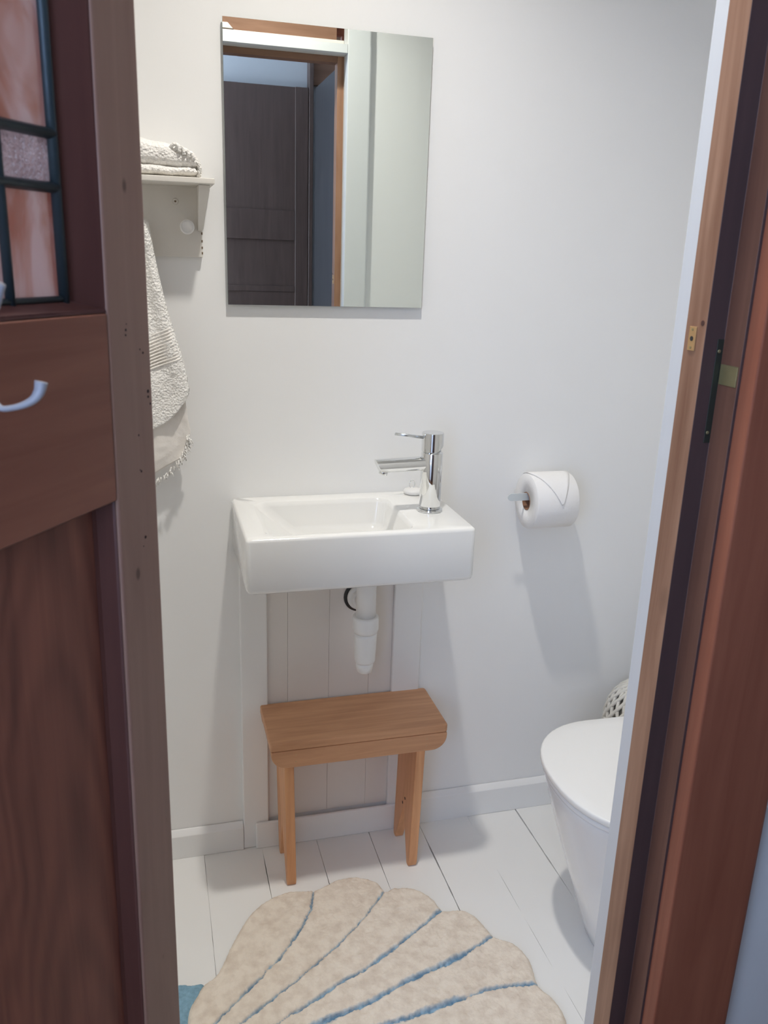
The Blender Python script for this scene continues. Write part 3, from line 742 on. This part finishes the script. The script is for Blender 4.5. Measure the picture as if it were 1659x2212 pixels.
# front layer: lower hem runs down to the left
def hem(s):
    # s=1 right corner; rounded corner, then falls to the left
    return 1.112-.056*min(1,(1-s)/.22)**.6 - .07*max(0,(.78-s))
fr_ = sheet('front_layer', drape(1.44, 1.02, right, -.066, .010, .4, hem=hem), M_towel, ht, .006)
right2 = [(1.40,-.01),(1.12,.060),(1.087,.065),(1.064,.067),(1.036,.0715),(1.008,.068),(.984,.057),(.955,.030),(.938,.005),(.92,-.03)]
def hem2(s): return .915+.12*max(0,(s-.45))
gr = []
for i in range(71):
    row = []
    for k in range(41):
        s = k/40; z = 1.30+(hem2(s)-1.30)*i/70
        xr = interp(z, right2); xl = -.09
        x = xl+(xr-xl)*s
        row.append((x, -.046+.06-.006*math.sin(s*9+z*3)+.0015*noise.noise(Vector((x*90,z*90,3))), z-1.42))
    gr.append(row)
bk = sheet('back_layer', gr, M_towelflat, ht, .003)
# woven band ribs across the front layer
bm = N()
for r in range(11):
    pts = []
    for k in range(13):
        s = .35+.63*k/12
        z = 1.150+.0058*r+ (s-.35)*.050
        xr = interp(z, right); xl = interp(z, leftt); x = xl+(xr-xl)*s
        fold = .010*(math.sin(s*11+.4+z*2)*.6+math.sin(s*5+.8)*.5); edge = .016*(max(0,s-.86)/.14)**2
        pts.append((x, -.066-fold+edge-.0036+.06, z-1.42))
    tube(bm, pts, .0016, 8)
obj('woven_band', bm, M_towelflat, ht, smooth=True)
bm = N()
for k in range(70):
    s = k/69
    z = interp(s, [(0,1.03),(.3,1.0),(.6,.970),(1,.925)]); x = interp(z, right2)+random.uniform(-.008,.002)
    a = Vector((x, .012+random.uniform(-.003,.003), z-1.42)); dv = Vector((random.uniform(-.5,.6), random.uniform(-.3,.2), -1)).normalized()
    tube(bm, [a, a+dv*.006+Vector((random.uniform(-.002,.002),0,0)), a+dv*.011], [.0014,.0013,.0008], 6)
obj('fringe', bm, M_towel, ht, smooth=True)

# ------------------------------------------------------------------ shell rug
rg = tag(empty('shell_rug', (.2, -.6, 0)), 'cream scallop-shell bath rug with blue grooves lying on the white floorboards', 'rug')
outl = [(.010,-.470),(.030,-.425),(.044,-.403),(.074,-.379),(.104,-.319),(.148,-.245),(.194,-.205),(.248,-.189),(.304,-.198),(.362,-.176),(.411,-.18),(.448,-.205),(.46,-.237),(.48,-.231),(.53,-.247),(.557,-.283),(.569,-.321),(.611,-.332),(.636,-.364),(.650,-.418),(.683,-.446),(.698,-.493),(.688,-.556),(.703,-.590),(.707,-.635),(.690,-.682),(.682,-.70),(.682,-.735),(.660,-.775),(.628,-.800),(.615,-.835),(.575,-.868),(.52,-.875),(.49,-.893),(.43,-.905),(.37,-.893),(.33,-.90),(.26,-.885),(.20,-.85),(.14,-.80),(.07,-.72),(.03,-.66),(.01,-.60)]
gr_ = {  # grooves (x,y) polyline, half width
 'a': ([(.303,-.200),(.290,-.24),(.274,-.277),(.217,-.355),(.152,-.417),(.065,-.494),(0,-.55)], .0017),
 'b': ([(.459,-.237),(.43,-.268),(.396,-.305),(.309,-.377),(.233,-.431),(.106,-.511),(0,-.575)], .0015),
 'c': ([(.569,-.321),(.535,-.342),(.492,-.368),(.384,-.431),(.289,-.473),(.182,-.522),(.02,-.59)], .0026),
 'd': ([(.649,-.419),(.60,-.440),(.542,-.463),(.435,-.49),(.352,-.521),(.248,-.545),(.02,-.60)], .0040),
 'e': ([(.688,-.556),(.64,-.549),(.579,-.547),(.479,-.562),(.374,-.575),(.02,-.61)], .0044),
 'f': ([(.682,-.70),(.5,-.66),(.3,-.63),(.02,-.62)], .003),
 'g': ([(.615,-.835),(.45,-.74),(.25,-.67),(.02,-.63)], .003),
 'h': ([(.49,-.893),(.35,-.78),(.2,-.70),(.02,-.64)], .003),
 'i': ([(.33,-.90),(.2,-.78),(.1,-.70),(.02,-.65)], .003)}
def segdist(X, Y, poly, closed=False):
    P = np.array(poly); n = len(P); D = np.full(X.shape, 9.0)
    for i in range(n if closed else n-1):
        a = P[i]; b = P[(i+1)%n]; ab = b-a
        t = np.clip(((X-a[0])*ab[0]+(Y-a[1])*ab[1])/(ab@ab), 0, 1)
        D = np.minimum(D, np.hypot(X-a[0]-t*ab[0], Y-a[1]-t*ab[1]))
    return D
def smoothpoly(P, n=6, closed=True):
    P = [Vector((p[0],p[1],0)) for p in P]; out = []; L_ = len(P)
    for i in range(L_ if closed else L_-1):
        a,b,c,d = (P[(i+j)%L_] for j in (-1,0,1,2)) if closed else (P[max(i-1,0)],P[i],P[i+1],P[min(i+2,L_-1)])
        for k in range(n):
            t = k/n; q = .5*((2*b)+(c-a)*t+(2*a-5*b+4*c-d)*t*t+(3*b-a-3*c+d)*t**3); out.append((q.x,q.y))
    if not closed: out.append((P[-1].x,P[-1].y))
    return out
def inside(X, Y, poly):
    P = np.array(poly); r = np.zeros(X.shape, bool); n = len(P)
    for i in range(n):
        x1,y1 = P[i]; x2,y2 = P[(i+1)%n]
        if y1 == y2: continue
        c = ((y1 > Y) != (y2 > Y)) & (X < (x2-x1)*(Y-y1)/(y2-y1)+x1); r ^= c
    return r
def vnoise(X, Y, f, seed):
    r = np.random.default_rng(seed); G = r.random((256,256)); x = X*f+17; y = Y*f+31
    xi = np.floor(x).astype(int); yi = np.floor(y).astype(int); u = x-xi; v = y-yi; u = u*u*(3-2*u); v = v*v*(3-2*v)
    g = lambda a, b: G[a%256, b%256]
    return (g(xi,yi)*(1-u)+g(xi+1,yi)*u)*(1-v)+(g(xi,yi+1)*(1-u)+g(xi+1,yi+1)*u)*v
def pile(poly, step, height, grooves, name, m, x0, x1, y0, y1, colour=True):
    poly = smoothpoly(poly)
    nx = int((x1-x0)/step); ny = int((y1-y0)/step)
    X, Y = np.meshgrid(np.linspace(x0,x1,nx), np.linspace(y0,y1,ny), indexing='ij')
    wx = X+.0012*(vnoise(X,Y,400,1)-.5); wy = Y+.0012*(vnoise(X,Y,400,2)-.5)
    ins = inside(wx, wy, poly); de = segdist(wx, wy, poly, True)*np.where(ins,1,-1)
    H = height*np.sqrt(np.clip(de/.010, 0, 1))
    blue = np.zeros(X.shape)
    dep = np.ones(X.shape)
    for key, (pl_, hw_) in grooves.items():
        pp = smoothpoly(pl_, 8, False); jx = .0035*(vnoise(X,Y,70,ord(key))-.5)+.0035*(vnoise(X,Y,240,ord(key)+3)-.5); jy = .0035*(vnoise(X,Y,70,ord(key)+50)-.5)+.0035*(vnoise(X,Y,240,ord(key)+53)-.5)
        d = segdist(X+jx, Y+jy, pp)
        wv = hw_*(.2+2.0*vnoise(X,Y,22,ord(key)+9)); 
        b = np.clip(1.3-(d/(wv+.0002)), 0, 1); blue = np.maximum(blue, b)
        dep = np.minimum(dep, .52+.48*np.clip((d-wv*.3)/(.0045), 0, 1)**.6)
    H = H*dep+np.where(ins, (vnoise(X,Y,330,5)-.5)*.0024+(vnoise(X,Y,120,6)-.5)*.0014+(vnoise(X,Y,30,7)-.5)*.0015, 0)*np.clip(de/.004,0,1)
    H = np.maximum(H, .0006)
    idx = -np.ones(X.shape, int); cell = ins[:-1,:-1]&ins[1:,:-1]&ins[:-1,1:]&ins[1:,1:]
    use = np.zeros(X.shape, bool); use[:-1,:-1]|=cell; use[1:,:-1]|=cell; use[:-1,1:]|=cell; use[1:,1:]|=cell
    idx[use] = np.arange(use.sum())
    vs = np.stack([X[use],Y[use],H[use]],1)
    I, J = np.nonzero(cell)
    fs = np.stack([idx[I,J],idx[I+1,J],idx[I+1,J+1],idx[I,J+1]],1)
    me = bpy.data.meshes.new(name); me.from_pydata((vs-np.array([.2,-.6,0])).tolist(), [], fs.tolist())
    me.polygons.foreach_set('use_smooth', [True]*len(me.polygons))
    at = me.color_attributes.new('groove', 'FLOAT_COLOR', 'POINT')
    bl = blue[use]; cc = np.stack([bl,bl,bl,np.ones_like(bl)],1); at.data.foreach_set('color', cc.ravel())
    o = bpy.data.objects.new(name, me); C.objects.link(o); me.materials.append(m); o.parent = rg
    return o
mrug = mat('cream rug pile', (.66,.57,.49,1), 1.0, spec=.05)
nt = mrug.node_tree; b = nt.nodes['Principled BSDF']; L = nt.links.new; tc = nt.nodes['Texture Coordinate']
at = nt.nodes.new('ShaderNodeAttribute'); at.attribute_name = 'groove'
n1 = nt.nodes.new('ShaderNodeTexNoise'); n1.inputs['Scale'].default_value = 45; n1.inputs['Detail'].default_value = 12; L(tc.outputs['Object'], n1.inputs['Vector'])
cr = nt.nodes.new('ShaderNodeValToRGB'); cr.color_ramp.elements[0].position = .3; cr.color_ramp.elements[0].color = srgb(220,206,190); cr.color_ramp.elements[1].position = .6; cr.color_ramp.elements[1].color = srgb(238,227,212)
L(n1.outputs['Fac'], cr.inputs[0])
n2 = nt.nodes.new('ShaderNodeTexNoise'); n2.inputs['Scale'].default_value = 60; L(tc.outputs['Object'], n2.inputs['Vector'])
cb = nt.nodes.new('ShaderNodeValToRGB'); cb.color_ramp.elements[0].position = .42; cb.color_ramp.elements[0].color = srgb(112,146,172); cb.color_ramp.elements[1].position = .62; cb.color_ramp.elements[1].color = srgb(158,188,208)
L(n2.outputs['Fac'], cb.inputs[0])
mx_ = nt.nodes.new('ShaderNodeMix'); mx_.data_type = 'RGBA'; L(at.outputs['Fac'], mx_.inputs[0]); L(cr.outputs[0], mx_.inputs[6]); L(cb.outputs[0], mx_.inputs[7]); L(mx_.outputs[2], b.inputs['Base Color'])
bp = nt.nodes.new('ShaderNodeBump'); bp.inputs['Strength'].default_value = .6; bp.inputs['Distance'].default_value = .002
n3 = nt.nodes.new('ShaderNodeTexNoise'); n3.inputs['Scale'].default_value = 420; n3.inputs['Detail'].default_value = 5; L(tc.outputs['Object'], n3.inputs['Vector'])
L(n3.outputs['Fac'], bp.inputs['Height']); L(bp.outputs['Normal'], b.inputs['Normal'])
pile(outl, .0022, .015, gr_, 'shell_pile', mrug, -.02, .73, -.93, -.15)
hinge = [(.046,-.3985),(.036,-.43),(.018,-.468),(.012,-.50),(.012,-.58),(.03,-.655),(.06,-.70),(.02,-.76),(-.06,-.74),(-.12,-.66),(-.135,-.56),(-.12,-.46),(-.06,-.395),(.004,-.388),(.019,-.394)]
pile(hinge, .0026, .011, {}, 'hinge_pile', M_bluerug, -.16, .08, -.80, -.36)

# ------------------------------------------------------------------ toilet
tl = tag(empty('toilet', (.958, -.482, 0)), 'white ceramic toilet with a closed lid, partly hidden by the right door jamb', 'toilet')
def outline(tipx, half, backx, a=.17, n=56, back_r=.03, p=2.25, half_b=None):
    pts = []
    xc = tipx+a; hb = half_b or half*.93
    # upper side from back to tip to lower side back
    m_ = n//2
    fr2 = []
    for k in range(m_+1):
        t = PI/2+PI*k/m_   # 90..270
        c_, s_ = math.cos(t), math.sin(t)
        fr2.append((xc+a*math.copysign(abs(c_)**(2/p), c_), half*math.copysign(abs(s_)**(2/p), s_)))
    side = 10
    up_ = [(backx+(xc-backx)*k/side, hb+(half-hb)*(k/side)**.7) for k in range(side)]
    dn_ = [(xc+(backx-xc)*k/side, -(half+(hb-half)*(k/side)**1.4)) for k in range(1, side+1)]
    return [(x-.95, y) for x, y in up_+fr2+dn_]
def loft(bm, secs):
    R = [loop(bm, s, z) for s, z in secs]
    for a, b in zip(R, R[1:]): bridge(bm, a, b)
    bm.faces.new(R[0][::-1]); bm.faces.new(R[-1]); return bm
secs = []
for z, tx, hf, aa in ((.0,.842,.108,.10),(.006,.838,.112,.10),(.05,.823,.114,.105),(.10,.806,.118,.11),(.15,.789,.124,.12),(.20,.772,.132,.13),(.25,.756,.143,.142),(.30,.741,.155,.152),(.34,.729,.165,.160),(.37,.721,.173,.165),(.388,.717,.178,.168),(.394,.718,.178,.168)):
    secs.append((outline(tx, hf, 1.30, aa), z))
obj('pan', loft(N(), secs), M_toilet, tl, smooth=True)
def slab(tx, hf, aa, z0, z1, r, bx=1.20):
    return [(outline(tx+r, hf-r, bx-r, aa), z0), (outline(tx+r*.3, hf-r*.3, bx-r*.3, aa), z0+r*.3), (outline(tx, hf, bx, aa), z0+r), (outline(tx, hf, bx, aa), z1-r), (outline(tx+r*.3, hf-r*.3, bx-r*.3, aa), z1-r*.3), (outline(tx+r, hf-r, bx-r, aa), z1)]
obj('seat_ring', loft(N(), slab(.7135, .187, .17, .3950, .4065, .003)), M_toilet, tl, smooth=True)
obj('lid', loft(N(), slab(.7085, .193, .172, .4105, .4245, .0035)+[(outline(.7085+.03, .193-.03, 1.17, .15), .4252)]), M_seat, tl, smooth=True)
ct = obj('cistern', bxm(.29, .498, -.19, .19, .40, .80), M_toilet, tl, bevel=.018, seg=4)
obj('cistern_lid', bxm(.28, .4985, -.198, .198, .801, .835), M_toilet, ct, bevel=.008, seg=3)
obj('flush_button', lathe(N(), [(.026,0),(.026,.004),(.022,.007),(0,.007)], (.39,0,.8355), 32), M_chrome, tl, smooth=True)
for y in (-.07,.07):
    obj('hinge', tube(N(), [(.262,y-.02,.418),(.262,y+.02,.418)], .010, 16), M_chrome, tl, smooth=True)

# ------------------------------------------------------------------ cream lattice basket behind the toilet
bk_ = tag(empty('lattice_basket', (1.135, -.135, 0)), 'cream openwork woven basket between the toilet and the back wall', 'basket')
def prof_r(z):
    return .088*math.sqrt(max(0, 1-max(0,(z-.30)/.105)**2)) if z > .30 else .070+.018*z/.30
bm = N(); n = 22; zs = [.012*k for k in range(34)]
for s in (1,-1):
    for k in range(n):
        pts = []
        for i, z in enumerate(zs):
            a = 2*PI*k/n+s*i*.085; r = prof_r(z)+.0015*s
            pts.append((r*math.cos(a), r*math.sin(a), z+.003))
        tube(bm, pts, .0046, 6)
for z in (.003,.10,.20,.30,.385): lathe(bm, [(prof_r(z)+.002,z-.003),(prof_r(z)+.005,z),(prof_r(z)+.002,z+.003)], (0,0,.001), 36)
obj('woven_shell', bm, M_lace, bk_, smooth=True)
obj('lining', lathe(N(), [(.066,.004),(.080,.30),(.072,.35),(.045,.385),(0,.392)], (0,0,0), 32), mat('basket lining', (.24,.22,.18,1), .9), bk_, smooth=True)

# ------------------------------------------------------------------ ceiling light fitting over the bathroom
cl = tag(empty('ceiling_light', (LX, LY, 2.46)), 'round white ceiling light fitting above the basin', 'ceiling light')
obj('fitting_ring', lathe(N(), [(.075,0),(.078,-.010),(.070,-.016),(.060,-.012)], (0,0,0), 40), M_trim, cl, smooth=True)
